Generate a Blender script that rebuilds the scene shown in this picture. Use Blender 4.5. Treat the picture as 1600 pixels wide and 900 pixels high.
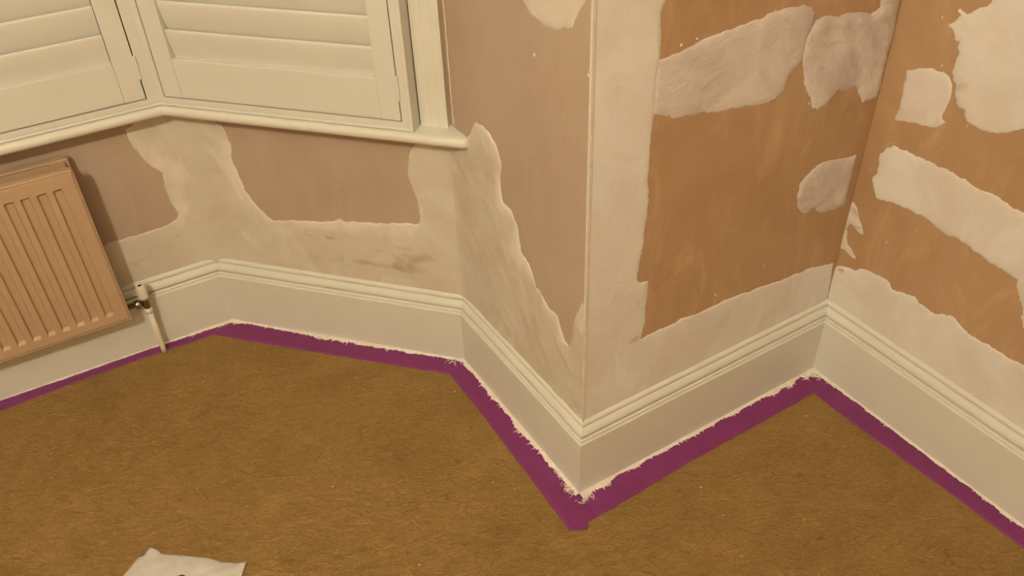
import bpy, bmesh, math, random
import numpy as np
from mathutils import Matrix, Vector, noise
from mathutils.geometry import delaunay_2d_cdt

for o in list(bpy.data.objects):
    bpy.data.objects.remove(o)
scene = bpy.context.scene
COL = scene.collection

# ------------------------------------------------------------------ camera
cam_d = bpy.data.cameras.new('camera')
cam_d.lens = 29.918
cam_d.sensor_width = 36.0
cam_d.clip_start = 0.02
cam = bpy.data.objects.new('camera', cam_d)
COL.objects.link(cam)
RIGHT = Vector((0.9991055, -0.0259674, -0.0333745))
UP = Vector((0.0422866, 0.6135303, 0.7885381))
FWD = Vector((0.0, 0.7892441, -0.6140796))
mw = Matrix((RIGHT, UP, -FWD)).transposed().to_4x4()
mw.translation = Vector((0, 0, 1.6))
cam.matrix_world = mw
scene.camera = cam

# ------------------------------------------------------------------ world (night outside), exposure
world = bpy.data.worlds.new('night_world')
world.use_nodes = True
world.node_tree.nodes['Background'].inputs[0].default_value = (0.01, 0.012, 0.02, 1)
world.node_tree.nodes['Background'].inputs[1].default_value = 1.0
scene.world = world
vs = scene.view_settings
vs.view_transform = 'Standard'
vs.look = 'None'
vs.gamma = 1.0
vs.exposure = 0.0
vs.use_curve_mapping = False
LAMP_COLOUR = (1.0, 0.88, 0.63)
LAMP_POWER = 578.0
LAMP_AT = (-0.72, -0.65, 2.50)     # the room's pendant lamp, behind the camera

random.seed(7)

# wall-local outlines (along the wall, height) of the filler patches, metres
PATCHES = {
 'left': {
  'corner': [(0.522,0.650),(0.526,0.609),(0.536,0.579),(0.553,0.537),(0.574,0.512),(0.573,0.489),(0.571,0.454),(0.572,0.425),(0.579,0.397),(0.580,0.383),(0.572,0.372),(0.547,0.360),(0.496,0.358),(0.422,0.357),(0.390,0.357),(0.250,0.310),(0.250,0.190),(0.642,0.190),(0.642,0.700)],
 },
 'bay': {
  'U': [(0.124,0.644),(0.135,0.619),(0.139,0.592),(0.131,0.555),(0.137,0.509),(0.143,0.457),(0.163,0.425),(0.191,0.385),(0.208,0.373),(0.276,0.383),(0.339,0.389),(0.390,0.398),(0.401,0.409),(0.413,0.409),(0.419,0.400),(0.478,0.408),(0.532,0.414),(0.585,0.420),(0.620,0.423),(0.631,0.429),(0.633,0.463),(0.630,0.500),(0.622,0.535),(0.613,0.568),(0.615,0.584),(0.622,0.606),(0.634,0.638),(0.649,0.657),(0.735,0.700),(0.735,0.190),(-0.009,0.190),(-0.009,0.700)],
 },
 'ret': {
  'lower': [(0.081,0.722),(0.098,0.748),(0.121,0.772),(0.134,0.772),(0.148,0.775),(0.174,0.768),(0.199,0.753),(0.219,0.717),(0.210,0.671),(0.217,0.622),(0.254,0.619),(0.277,0.586),(0.287,0.528),(0.318,0.518),(0.335,0.489),(0.342,0.469),(0.367,0.462),(0.391,0.447),(0.426,0.449),(0.438,0.426),(0.452,0.400),(0.469,0.395),(0.480,0.430),(0.482,0.462),(0.493,0.499),(0.518,0.546),(0.526,0.552),(0.526,0.190),(-0.009,0.190),(-0.009,0.700),(0.050,0.700)],
  'upper': [(0.315,1.085),(0.339,1.069),(0.360,1.065),(0.380,1.059),(0.419,1.062),(0.471,1.083),(0.483,1.107),(0.506,1.139),(0.519,1.181),(0.286,1.122)],
 },
 'front': {
  'strip': [(0.167,1.114),(0.160,1.099),(0.159,1.082),(0.162,1.061),(0.161,1.034),(0.162,1.006),(0.161,0.960),(0.159,0.912),(0.157,0.856),(0.157,0.816),(0.156,0.776),(0.163,0.736),(0.159,0.682),(0.157,0.627),(0.152,0.606),(0.147,0.553),(0.156,0.542),(0.179,0.537),(0.177,0.476),(0.177,0.420),(0.173,0.397),(0.169,0.384),(0.211,0.386),(0.256,0.385),(0.282,0.389),(0.324,0.380),(0.370,0.381),(0.444,0.380),(0.524,0.372),(0.546,0.367),(0.609,0.360),(0.678,0.358),(0.773,0.338),(0.786,0.190),(0.022,0.190),(0.022,1.500),(0.300,1.500)],
  'band': [(0.158,1.016),(0.206,1.015),(0.259,1.027),(0.332,1.031),(0.393,1.033),(0.407,1.040),(0.446,1.040),(0.498,1.037),(0.522,1.027),(0.532,1.014),(0.535,0.991),(0.523,0.972),(0.518,0.935),(0.516,0.916),(0.501,0.910),(0.489,0.900),(0.484,0.872),(0.464,0.859),(0.445,0.856),(0.436,0.857),(0.411,0.859),(0.360,0.867),(0.311,0.872),(0.279,0.882),(0.251,0.884),(0.205,0.891),(0.197,0.901),(0.156,0.914)],
  'corner': [(0.538,0.999),(0.563,1.000),(0.601,0.989),(0.626,0.992),(0.654,0.987),(0.698,0.975),(0.720,0.982),(0.702,1.050),(0.776,1.023),(0.777,0.985),(0.779,0.959),(0.782,0.925),(0.781,0.895),(0.782,0.852),(0.781,0.814),(0.782,0.789),(0.780,0.770),(0.761,0.772),(0.734,0.777),(0.713,0.800),(0.699,0.821),(0.673,0.818),(0.647,0.828),(0.632,0.815),(0.618,0.801),(0.594,0.797),(0.578,0.805),(0.565,0.834),(0.538,0.868),(0.525,0.914),(0.521,0.947),(0.527,0.977)],
  'leaf': [(0.760,0.644),(0.720,0.648),(0.677,0.657),(0.637,0.657),(0.606,0.643),(0.587,0.626),(0.585,0.594),(0.591,0.567),(0.611,0.543),(0.633,0.535),(0.652,0.540),(0.674,0.520),(0.697,0.512),(0.734,0.507),(0.756,0.511),(0.758,0.533),(0.759,0.570),(0.760,0.608)],
 },
 'right': {
  'big': [(0.148,1.099),(0.158,1.033),(0.136,1.010),(0.119,0.996),(0.102,1.003),(0.098,0.998),(0.109,0.989),(0.088,0.965),(0.103,0.956),(0.109,0.943),(0.120,0.943),(0.126,0.917),(0.123,0.899),(0.130,0.875),(0.140,0.860),(0.144,0.840),(0.156,0.824),(0.172,0.820),(0.183,0.800),(0.204,0.799),(0.244,0.801),(0.267,0.814),(0.292,0.832),(0.372,0.878),(0.430,0.950),(0.440,1.080),(0.380,1.190),(0.250,1.210)],
  'square': [(0.026,0.851),(0.072,0.872),(0.107,0.877),(0.125,0.867),(0.133,0.857),(0.136,0.834),(0.133,0.805),(0.132,0.786),(0.141,0.781),(0.122,0.762),(0.070,0.752),(0.031,0.742),(0.031,0.789),(0.028,0.824)],
  'diag': [(0.043,0.689),(0.058,0.685),(0.098,0.687),(0.129,0.688),(0.167,0.689),(0.194,0.687),(0.228,0.684),(0.278,0.684),(0.314,0.680),(0.348,0.677),(0.463,0.673),(0.600,0.664),(0.680,0.630),(0.700,0.560),(0.630,0.480),(0.549,0.449),(0.444,0.425),(0.419,0.460),(0.413,0.485),(0.393,0.513),(0.385,0.537),(0.363,0.539),(0.343,0.538),(0.304,0.546),(0.260,0.552),(0.203,0.553),(0.169,0.561),(0.128,0.562),(0.074,0.557),(0.038,0.547),(0.023,0.567),(0.013,0.586),(0.019,0.614),(0.016,0.654),(0.028,0.672)],
  'low': [(-0.022,0.322),(0.002,0.334),(0.029,0.341),(0.053,0.359),(0.080,0.363),(0.116,0.366),(0.131,0.357),(0.138,0.352),(0.158,0.359),(0.195,0.367),(0.215,0.360),(0.252,0.357),(0.284,0.375),(0.302,0.370),(0.332,0.358),(0.368,0.357),(0.405,0.359),(0.434,0.359),(0.457,0.363),(0.590,0.372),(0.900,0.365),(1.300,0.372),(1.700,0.358),(2.000,0.362),(2.000,0.190),(-0.022,0.190)],
  'sliver': [(-0.022,0.513),(-0.003,0.498),(0.016,0.467),(0.030,0.444),(0.016,0.440),(-0.010,0.453),(-0.019,0.437),(-0.007,0.399),(0.019,0.380),(0.025,0.371),(0.002,0.370),(-0.022,0.374)],
 },
}
SPECKS = [('ret', 0.356, 1.0), ('ret', 0.522, 1.029), ('ret', 0.519, 1.02), ('front', 0.206, 1.029), ('front', 0.241, 1.032), ('front', 0.375, 0.414), ('front', 0.516, 0.435), ('front', 0.456, 1.002), ('front', 0.735, 0.78), ('front', 0.563, 0.821), ('right', 0.073, 0.976), ('right', 0.1, 0.887), ('right', 0.188, 0.793), ('right', 0.043, 0.691), ('right', 0.005, 0.608), ('front', 0.424, 1.04), ('right', 0.152, 0.525), ('right', 0.091, 0.459)]
FLECKS = [(-0.771, 1.33), (-0.065, 1.31), (-0.014, 1.286), (0.054, 1.299), (0.42, 1.269), (0.632, 1.168), (-0.226, 1.093), (0.729, 1.479), (-0.852, 1.699), (-0.446, 1.318), (-0.163, 1.619), (0.455, 1.189)]

# ------------------------------------------------------------------ wall frames
# skirting-face corner points on the floor, in metres
G = {'L': (-1.3889, 1.6555), 'A': (-0.8317, 1.9558), 'B': (-0.1394, 1.7371),
     'C': (0.1358, 1.2633), 'D': (0.7966, 1.6463), 'E': (1.1006, 1.1219)}
SK = 0.022                      # skirting thickness: walls stand this far behind the face
SEG = {'left': ('L', 'A'), 'bay': ('A', 'B'), 'ret': ('B', 'C'), 'front': ('C', 'D'), 'right': ('D', 'E')}
FR = {}
for s, (a, b) in SEG.items():
    pa, pb = np.array(G[a]), np.array(G[b])
    u = (pb - pa) / np.linalg.norm(pb - pa)
    n = np.array([u[1], -u[0]])
    if n @ (-pa) < 0:
        n = -n
    FR[s] = (pa - n * SK, u, n)


def W(s, u, off, z):
    """wall-local (along, out of the wall, up) -> world"""
    p, uu, n = FR[s]
    q = p + uu * u + n * off
    return (float(q[0]), float(q[1]), float(z))


def meet(s1, s2, o1, o2=None):
    """floor point where the planes off=o1 of wall s1 and off=o2 of s2 meet"""
    o2 = o1 if o2 is None else o2
    p, u, n = FR[s1]
    q, v, m = FR[s2]
    p = p + n * o1
    q = q + m * o2
    k = np.linalg.solve(np.array([u, -v]).T, q - p)
    return p + k[0] * u


def along(s, pt):
    return float((np.array(pt[:2]) - FR[s][0]) @ FR[s][1])


# other half of the bay mirrored about the window's axis, and the rest of the room
p0, uL, nL = FR['left']
AX = -0.16                       # axis of the bay along the window wall


def mirror(pt):
    d = np.array(pt[:2]) - p0
    return p0 + uL * (2 * AX - d @ uL) + nL * (d @ nL)


# ------------------------------------------------------------------ materials
def new_mat(name, rough=0.6, spec=0.3):
    m = bpy.data.materials.new(name)
    m.use_nodes = True
    nt = m.node_tree
    b = nt.nodes['Principled BSDF']
    b.inputs['Roughness'].default_value = rough
    b.inputs['Specular IOR Level'].default_value = spec
    return m, nt, b


def nd(nt, typ, **kw):
    n = nt.nodes.new(typ)
    for k, v in kw.items():
        if k in n.inputs:
            n.inputs[k].default_value = v
        else:
            setattr(n, k, v)
    return n


def noise_node(nt, scale, detail=4, rough=0.55, stretch=None, dist=0.0):
    tc = nd(nt, 'ShaderNodeTexCoord')
    out = tc.outputs['Object']
    if stretch:
        mp = nd(nt, 'ShaderNodeMapping')
        mp.inputs['Scale'].default_value = stretch
        nt.links.new(out, mp.inputs['Vector'])
        out = mp.outputs['Vector']
    t = nd(nt, 'ShaderNodeTexNoise', Scale=scale, Detail=detail, Roughness=rough, Distortion=dist)
    nt.links.new(out, t.inputs['Vector'])
    return t.outputs['Fac']


def ramp(nt, src, stops):
    r = nd(nt, 'ShaderNodeValToRGB')
    cr = r.color_ramp
    while len(cr.elements) < len(stops):
        cr.elements.new(0.5)
    for e, (p, c) in zip(cr.elements, stops):
        e.position = p
        e.color = (*c, 1) if len(c) == 3 else c
    nt.links.new(src, r.inputs['Fac'])
    return r.outputs['Color']


def bump(nt, b, src, strength, dist):
    bp = nd(nt, 'ShaderNodeBump', Strength=strength, Distance=dist)
    nt.links.new(src, bp.inputs['Height'])
    nt.links.new(bp.outputs['Normal'], b.inputs['Normal'])
    return bp


def mixc(nt, fac, a, b_):
    m = nd(nt, 'ShaderNodeMix', data_type='RGBA')
    nt.links.new(fac, m.inputs[0])
    for i, c in ((6, a), (7, b_)):
        if isinstance(c, tuple):
            m.inputs[i].default_value = (*c, 1)
        else:
            nt.links.new(c, m.inputs[i])
    return m.outputs[2]


def simple(name, col, rough=0.5, spec=0.3, var=0.06, scale=25, bstr=0.05, metallic=0.0):
    m, nt, b = new_mat(name, rough, spec)
    f = noise_node(nt, scale)
    lo = tuple(c * (1 - var) for c in col)
    hi = tuple(min(1, c * (1 + var)) for c in col)
    nt.links.new(ramp(nt, f, [(0.3, lo), (0.7, hi)]), b.inputs['Base Color'])
    b.inputs['Metallic'].default_value = metallic
    if bstr:
        bump(nt, b, noise_node(nt, scale * 8, 2), bstr, 0.002)
    return m


CARPET = (0.475, 0.293, 0.108)
CARPET2 = (0.400, 0.245, 0.086)
PINK = (0.500, 0.395, 0.315)
PINK2 = (0.450, 0.340, 0.258)
BROWN = (0.500, 0.335, 0.200)
BROWN2 = (0.420, 0.262, 0.140)
FILL = (0.810, 0.780, 0.755)
FILL2 = (0.730, 0.675, 0.625)
FILLP = (0.690, 0.635, 0.550)
FILLP2 = (0.620, 0.545, 0.455)
LILAC = (0.770, 0.715, 0.685)
LILAC_SHADE = (0.590, 0.510, 0.490)  # darker tone that puts the shading of the filler's folds into colour


def plaster(name, c1, c2, smear):
    m, nt, b = new_mat(name, 0.72, 0.25)
    f1 = noise_node(nt, 2.6, 5, 0.6, None, 0.8)
    base = ramp(nt, f1, [(0.33, c2), (0.68, c1)])
    f2 = noise_node(nt, 9, 6, 0.65, (1, 1, 0.40), 1.6)
    r2 = ramp(nt, f2, [(0.50, (0, 0, 0)), (0.74, (smear, smear, smear))])
    col = mixc(nt, r2, base, tuple(min(1, c * 1.35 + 0.03) for c in c1))
    nt.links.new(col, b.inputs['Base Color'])
    bump(nt, b, noise_node(nt, 40, 5, 0.6), 0.10, 0.003)
    return m


MAT = {}
MAT['pink'] = plaster('bare_pink_plaster', PINK, PINK2, 0.15)
MAT['brown'] = plaster('bare_brown_plaster', BROWN, BROWN2, 0.45)


def filler(name, under, hi=None, lo=None, relief=0.22):
    """white filler; the vertex attribute 'thin' lets the plaster below show through"""
    m, nt, b = new_mat(name, 0.55, 0.35)
    f1 = noise_node(nt, 5, 5, 0.6, None, 1.0)
    white = ramp(nt, f1, [(0.35, lo or FILL2), (0.62, hi or FILL)])
    at = nd(nt, 'ShaderNodeAttribute', attribute_name='thin')
    f2 = noise_node(nt, 11, 5, 0.55, (1, 1, 2.2), 1.2)
    add = nd(nt, 'ShaderNodeMath', operation='ADD')
    nt.links.new(at.outputs['Fac'], add.inputs[0])
    nt.links.new(f2, add.inputs[1])
    fac = ramp(nt, add.outputs[0], [(0.70, (0, 0, 0)), (1.10, (.80, .80, .80))])
    # thicker, drier filler (negative 'thin') is whiter and streaky
    f3 = noise_node(nt, 8, 5, 0.6, (1, 1, 0.5), 1.4)
    mu = nd(nt, 'ShaderNodeMath', operation='MULTIPLY_ADD')
    nt.links.new(at.outputs['Fac'], mu.inputs[0])
    mu.inputs[1].default_value = -1.4
    nt.links.new(f3, mu.inputs[2])
    facw = ramp(nt, mu.outputs[0], [(0.55, (0, 0, 0)), (0.85, (.9, .9, .9))])
    white = mixc(nt, facw, white, tuple(min(.86, c * 1.20) for c in (hi or FILL)))
    nt.links.new(mixc(nt, fac, white, under), b.inputs['Base Color'])
    bump(nt, b, noise_node(nt, 14, 6, 0.6, (1, 1, 1.7), 1.8), relief, 0.006)
    return m


MAT['fill_pink'] = filler('white_filler_on_pink', PINK2, FILLP, FILLP2)
MAT['fill_brown'] = filler('white_filler_on_brown', BROWN)
MAT['fill_folds'] = filler('pinkish_filler_fold_shade', BROWN, LILAC, LILAC_SHADE, 0.6)  # thin pinkish filler, with fold shading painted in as darker mottling
MAT['skirt'] = simple('skirting_paint', (0.740, 0.725, 0.665), 0.42, 0.4, 0.02, 12, 0.04)
MAT['shutter'] = simple('shutter_paint', (0.705, 0.690, 0.635), 0.45, 0.35, 0.02, 10, 0.03)
MAT['sill'] = simple('sill_gloss_paint', (0.720, 0.700, 0.625), 0.38, 0.4, 0.03, 20, 0.05)
MAT['radiator'] = simple('radiator_enamel', (0.500, 0.345, 0.220), 0.45, 0.4, 0.03, 15, 0.06)
MAT['plastic'] = simple('white_plastic', (0.76, 0.70, 0.60), 0.4, 0.4, 0.03, 30, 0.03)
MAT['chrome'] = simple('dull_chrome', (0.40, 0.33, 0.24), 0.25, 0.5, 0.1, 60, 0.0, 1.0)
MAT['dark'] = simple('recess_shade', (0.03, 0.02, 0.015), 0.7, 0.2, 0.1, 30, 0.0)  # near-black, painted shade for the hole in the valve cap
MAT['tape'] = simple('purple_tape', (0.205, 0.034, 0.150), 0.55, 0.3, 0.10, 18, 0.15)
MAT['paint'] = simple('dried_white_paint', (0.82, 0.76, 0.68), 0.4, 0.4, 0.08, 60, 0.3)
MAT['room'] = simple('cream_emulsion', (0.70, 0.62, 0.52), 0.8, 0.2, 0.03, 5, 0.05)
MAT['ceiling'] = simple('white_emulsion', (0.80, 0.78, 0.74), 0.85, 0.2, 0.02, 5, 0.05)
MAT['sealant'] = simple('peach_sealant', (0.66, 0.53, 0.42), 0.6, 0.3, 0.05, 30, 0.2)

m, nt, b = new_mat('brown_carpet', 0.95, 0.1)
f1 = noise_node(nt, 5, 4, 0.6, None, 0.6)
c1 = ramp(nt, f1, [(0.30, CARPET2), (0.70, CARPET)])
f2 = noise_node(nt, 26, 6, 0.62, (1, 1.4, 1), 3.2)
c2 = ramp(nt, f2, [(0.28, (0.56, 0.52, 0.45)), (0.43, (0.93, 0.93, 0.92)), (0.57, (1, 1, 1)), (0.70, (1.26, 1.26, 1.30))])
mm = nd(nt, 'ShaderNodeMix', data_type='RGBA', blend_type='MULTIPLY')
mm.inputs[0].default_value = 0.7
nt.links.new(c1, mm.inputs[6])
nt.links.new(c2, mm.inputs[7])
nt.links.new(mm.outputs[2], b.inputs['Base Color'])
f3 = noise_node(nt, 38, 6, 0.68, (1, 1.5, 1), 3.0)
bp = bump(nt, b, f3, 1.0, 0.011)
f4 = noise_node(nt, 420, 2)
bp2 = nd(nt, 'ShaderNodeBump', Strength=0.35, Distance=0.0012)
nt.links.new(f4, bp2.inputs['Height'])
nt.links.new(bp.outputs['Normal'], bp2.inputs['Normal'])
nt.links.new(bp2.outputs['Normal'], b.inputs['Normal'])
MAT['carpet'] = m

m, nt, b = new_mat('window_glass', 0.02, 0.5)
b.inputs['Transmission Weight'].default_value = 1.0
MAT['glass'] = m

m, nt, b = new_mat('lamp_globe_glow', 0.5, 0.3)
b.inputs['Emission Color'].default_value = (*LAMP_COLOUR, 1)
b.inputs['Emission Strength'].default_value = LAMP_POWER
MAT['glow'] = m

m, nt, b = new_mat('crumpled_paper', 0.6, 0.3)
nt.links.new(ramp(nt, noise_node(nt, 12), [(0.3, (0.56, 0.53, 0.50)), (0.7, (0.64, 0.61, 0.58))]), b.inputs['Base Color'])
bump(nt, b, noise_node(nt, 30, 4, 0.6), 0.2, 0.006)
MAT['paper'] = m
MAT['ink'] = simple('dark_purple_print', (0.045, 0.012, 0.035), 0.5, 0.3, 0.1, 30, 0.0)


# ------------------------------------------------------------------ mesh helpers
def link(name, me, mat, parent=None, smooth=False, loc=None):
    o = bpy.data.objects.new(name, me)
    COL.objects.link(o)
    if mat and not me.materials:
        me.materials.append(MAT[mat])
    if smooth:
        me.shade_smooth()
    if loc is not None:
        o.location = loc
    if parent is not None:
        o.parent = parent
    return o


def pyobj(name, verts, faces, mat, parent=None, smooth=False, origin=None):
    """verts in world space; the origin is the parent's place (parents are never rotated)"""
    if parent is not None:
        org = Vector((0, 0, 0))
        p_ = parent
        while p_ is not None:
            org += p_.location
            p_ = p_.parent
    elif origin is not None:
        org = Vector(origin)
    else:
        org = Vector((0, 0, 0))
    me = bpy.data.meshes.new(name)
    me.from_pydata([tuple(Vector(v) - org) for v in verts], [], faces)
    bm = bmesh.new()
    bm.from_mesh(me)
    bmesh.ops.recalc_face_normals(bm, faces=bm.faces)
    bm.to_mesh(me)
    bm.free()
    return link(name, me, mat, parent, smooth, None if parent is not None else org)


BOXF = [(0, 1, 2, 3), (4, 7, 6, 5), (0, 4, 5, 1), (1, 5, 6, 2), (2, 6, 7, 3), (3, 7, 4, 0)]


def fbox(name, s, u0, u1, o0, o1, z0, z1, mat, parent=None, bev=0.0, seg=2):
    v = [W(s, u0, o0, z0), W(s, u1, o0, z0), W(s, u1, o1, z0), W(s, u0, o1, z0),
         W(s, u0, o0, z1), W(s, u1, o0, z1), W(s, u1, o1, z1), W(s, u0, o1, z1)]
    o = pyobj(name, v, BOXF, mat, parent)
    if bev:
        bm = bmesh.new()
        bm.from_mesh(o.data)
        bmesh.ops.bevel(bm, geom=bm.edges[:], offset=bev, segments=seg, affect='EDGES', profile=0.6)
        bm.to_mesh(o.data)
        bm.free()
    return o


def sweep(name, prof, ends, mat, parent=None, smooth_angle=None):
    """prof: list of (off, z); ends: function(off) -> (floor point a, floor point b)"""
    v, f = [], []
    n = len(prof)
    for k in (0, 1):
        for off, z in prof:
            e = ends(off)[k]
            v.append((float(e[0]), float(e[1]), z))
    for i in range(n):
        j = (i + 1) % n
        f.append((i, j, n + j, n + i))
    f.append(tuple(range(n - 1, -1, -1)))
    f.append(tuple(range(n, 2 * n)))
    return pyobj(name, v, f, mat, parent)


def lathe(name, centre, axis, prof, mat, parent=None, seg=20):
    """prof: list of (radius, distance along axis)"""
    ax = Vector(axis).normalized()
    a = ax.orthogonal().normalized()
    bb = ax.cross(a)
    c = Vector(centre)
    v, f = [], []
    for r, h in prof:
        for k in range(seg):
            t = 2 * math.pi * k / seg
            v.append(tuple(c + ax * h + (a * math.cos(t) + bb * math.sin(t)) * r))
    for i in range(len(prof) - 1):
        for k in range(seg):
            k2 = (k + 1) % seg
            f.append((i * seg + k, i * seg + k2, (i + 1) * seg + k2, (i + 1) * seg + k))
    f.append(tuple(range(seg - 1, -1, -1)))
    f.append(tuple(range((len(prof) - 1) * seg, len(prof) * seg)))
    o = pyobj(name, v, f, mat, parent, True)
    return o


def empty(name, loc, label, cat, group=None):
    o = bpy.data.objects.new(name, None)
    o.empty_display_size = 0.05
    COL.objects.link(o)
    o.location = loc
    o['label'] = label
    o['category'] = cat
    if group:
        o['group'] = group
    return o


def structure(o, label=None):
    o['kind'] = 'structure'
    if label:
        o['label'] = label
    return o


def tag(o, label, cat, group=None):
    o['label'] = label
    o['category'] = cat
    if group:
        o['group'] = group
    return o


# ------------------------------------------------------------------ room shell
TOP = 2.75
SILL = 0.713
HEAD = 2.05
TH = 0.12


def slab(name, pts, z0, z1, mat):
    """wall slab from four floor points"""
    v = [(float(p[0]), float(p[1]), z0) for p in pts] + [(float(p[0]), float(p[1]), z1) for p in pts]
    return pyobj(name, v, BOXF, mat)


def joined_slab(name, pieces, mat):
    v, f = [], []
    for pts, z0, z1 in pieces:
        k = len(v)
        v += [(float(p[0]), float(p[1]), z0) for p in pts] + [(float(p[0]), float(p[1]), z1) for p in pts]
        f += [tuple(i + k for i in q) for q in BOXF]
    return pyobj(name, v, f, mat)


cA, cAo = meet('left', 'bay', 0), meet('left', 'bay', -TH)
cB, cBo = meet('bay', 'ret', 0), meet('bay', 'ret', -TH)
cC, cCo = meet('ret', 'front', 0), meet('ret', 'front', -TH)
cD, cDo = meet('front', 'right', 0), meet('front', 'right', -TH)
ROOMD = 4.3
# far corners of the room
pR, uR, nR = FR['right']
Eend = pR + uR * 4.2
Eendo = Eend - nR * TH
mA, mAo, mB, mBo, mC, mCo, mD, mDo, mE, mEo = [mirror(p) for p in (cA, cAo, cB, cBo, cC, cCo, cD, cDo, Eend, Eendo)]


def windowed(name, a, ao, b, bo, mat, m0=0.06, m1=0.06):
    """wall with an opening from the sill up to the head"""
    def lerp(p, q, t):
        return p + (q - p) * t
    L = np.linalg.norm(b - a)
    t0, t1 = m0 / L, 1 - m1 / L
    return joined_slab(name, [([a, b, bo, ao], 0.0, SILL - 0.026), ([a, b, bo, ao], HEAD, TOP),
                              ([a, lerp(a, b, t0), lerp(ao, bo, t0), ao], SILL - 0.026, HEAD),
                              ([lerp(a, b, t1), b, bo, lerp(ao, bo, t1)], SILL - 0.026, HEAD)], mat)


WALL = {}
WALL['left'] = structure(windowed('wall_left', mA, mAo, cA, cAo, 'pink'),
                         'bare pink plaster wall behind the radiator under the window')
WALL['bay'] = structure(windowed('wall_bay', cA, cAo, cB, cBo, 'pink'),
                        'angled bay wall of pink plaster with a band of white filler')
WALL['ret'] = structure(slab('wall_return', [cB, cC, cCo, cBo], 0, TOP, 'pink'),
                        'pink plaster wall between the bay and the outside corner')
WALL['front'] = structure(slab('wall_front', [cC, cD, cDo, cCo], 0, TOP, 'brown'),
                          'brown plaster wall with a white filled strip along its outside corner')
WALL['right'] = structure(slab('wall_right', [cD, Eend, Eendo, cDo], 0, TOP, 'brown'),
                          'brown plaster wall at the right with broad white filler patches')
structure(windowed('wall_bay_far', mB, mBo, mA, mAo, 'pink'))
structure(slab('wall_return_far', [mC, mB, mBo, mCo], 0, TOP, 'pink'))
structure(slab('wall_front_far', [mD, mC, mCo, mDo], 0, TOP, 'brown'))
structure(slab('wall_side_far', [mE, mD, mDo, mEo], 0, TOP, 'room'))
bk = nL * TH
structure(slab('wall_back', [Eendo, mEo, mEo + bk, Eendo + bk], 0, TOP, 'room'))

ring = [cAo, cBo, cCo, cDo, Eendo + bk, mEo + bk, mDo, mCo, mBo, mAo]
for nm, z0, z1, mt, lb in (('floor', -0.05, 0.0, 'carpet', 'golden brown carpet with short matted pile'),
                           ('ceiling', TOP, TOP + 0.05, 'ceiling', None)):
    n = len(ring)
    v = [(float(p[0]), float(p[1]), z0) for p in ring] + [(float(p[0]), float(p[1]), z1) for p in ring]
    f = [tuple(range(n)), tuple(range(2 * n - 1, n - 1, -1))] + [(i, (i + 1) % n, n + (i + 1) % n, n + i) for i in range(n)]
    structure(pyobj(nm, v, f, mt), lb)

# windows behind the shutters (mostly hidden): sash frame and pane
for k, (s, a, b_) in enumerate((('left', along('left', mA) + 0.06, along('left', cA) - 0.06),
                                ('bay', along('bay', cA) + 0.06, along('bay', cB) - 0.06))):
    w = bpy.data.objects.new('window_%d' % (k + 1), None)
    w.empty_display_size = 0.05
    COL.objects.link(w)
    w.location = W(s, (a + b_) / 2, -0.07, SILL)
    structure(w)
    for (x0, x1, z0, z1) in ((a, a + .05, SILL, HEAD), (b_ - .05, b_, SILL, HEAD), (a + .05, b_ - .05, SILL, SILL + .07),
                             (a + .05, b_ - .05, HEAD - .05, HEAD), (a + .05, b_ - .05, 1.36, 1.40)):
        fbox('sash_bar', s, x0, x1, -0.10, -0.06, z0, z1, 'sill', w)
    fbox('pane', s, a + .05, b_ - .05, -0.082, -0.078, SILL + .07, HEAD - .05, 'glass', w)

# ------------------------------------------------------------------ skirting boards
PROF = [(0.0, 0.0), (SK, 0.0), (SK, 0.1640), (0.0212, 0.1662), (0.0193, 0.1682), (0.0176, 0.1688), (0.0170, 0.1698),
        (0.0190, 0.1708), (0.0194, 0.1728), (0.0182, 0.1750), (0.0158, 0.1768), (0.0120, 0.1774), (0.0092, 0.1778), (0.0090, 0.1800),
        (0.0140, 0.1804), (0.0168, 0.1824), (0.0178, 0.1852), (0.0176, 0.1885), (0.0160, 0.1930), (0.0134, 0.1972),
        (0.0106, 0.2008), (0.0080, 0.2026), (0.0052, 0.2030), (0.0048, 0.2050), (0.0076, 0.2056), (0.0086, 0.2080),
        (0.0082, 0.2110), (0.0064, 0.2145), (0.0034, 0.2172), (0.0, 0.2184)]


def skirting(name, s, e0, e1, label):
    o = sweep(name, PROF, lambda off: (e0(off), e1(off)), 'skirt')
    structure(o, label)
    return o


skirting('baseboard_left', 'left', lambda o: np.array(W('left', -0.9, o, 0)[:2]), lambda o: meet('left', 'bay', o),
         'white moulded skirting board below the radiator')
skirting('baseboard_bay', 'bay', lambda o: meet('left', 'bay', o), lambda o: meet('bay', 'ret', o),
         'white moulded skirting board along the angled bay wall')
skirting('baseboard_return', 'ret', lambda o: meet('bay', 'ret', o), lambda o: meet('ret', 'front', o),
         'white moulded skirting board running to the outside corner')
skirting('baseboard_front', 'front', lambda o: meet('ret', 'front', o), lambda o: meet('front', 'right', o),
         'white moulded skirting board between outside and inside corners')
skirting('baseboard_right', 'right', lambda o: meet('front', 'right', o), lambda o: np.array(W('right', 2.4, o, 0)[:2]),
         'white moulded skirting board along the right wall')

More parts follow.
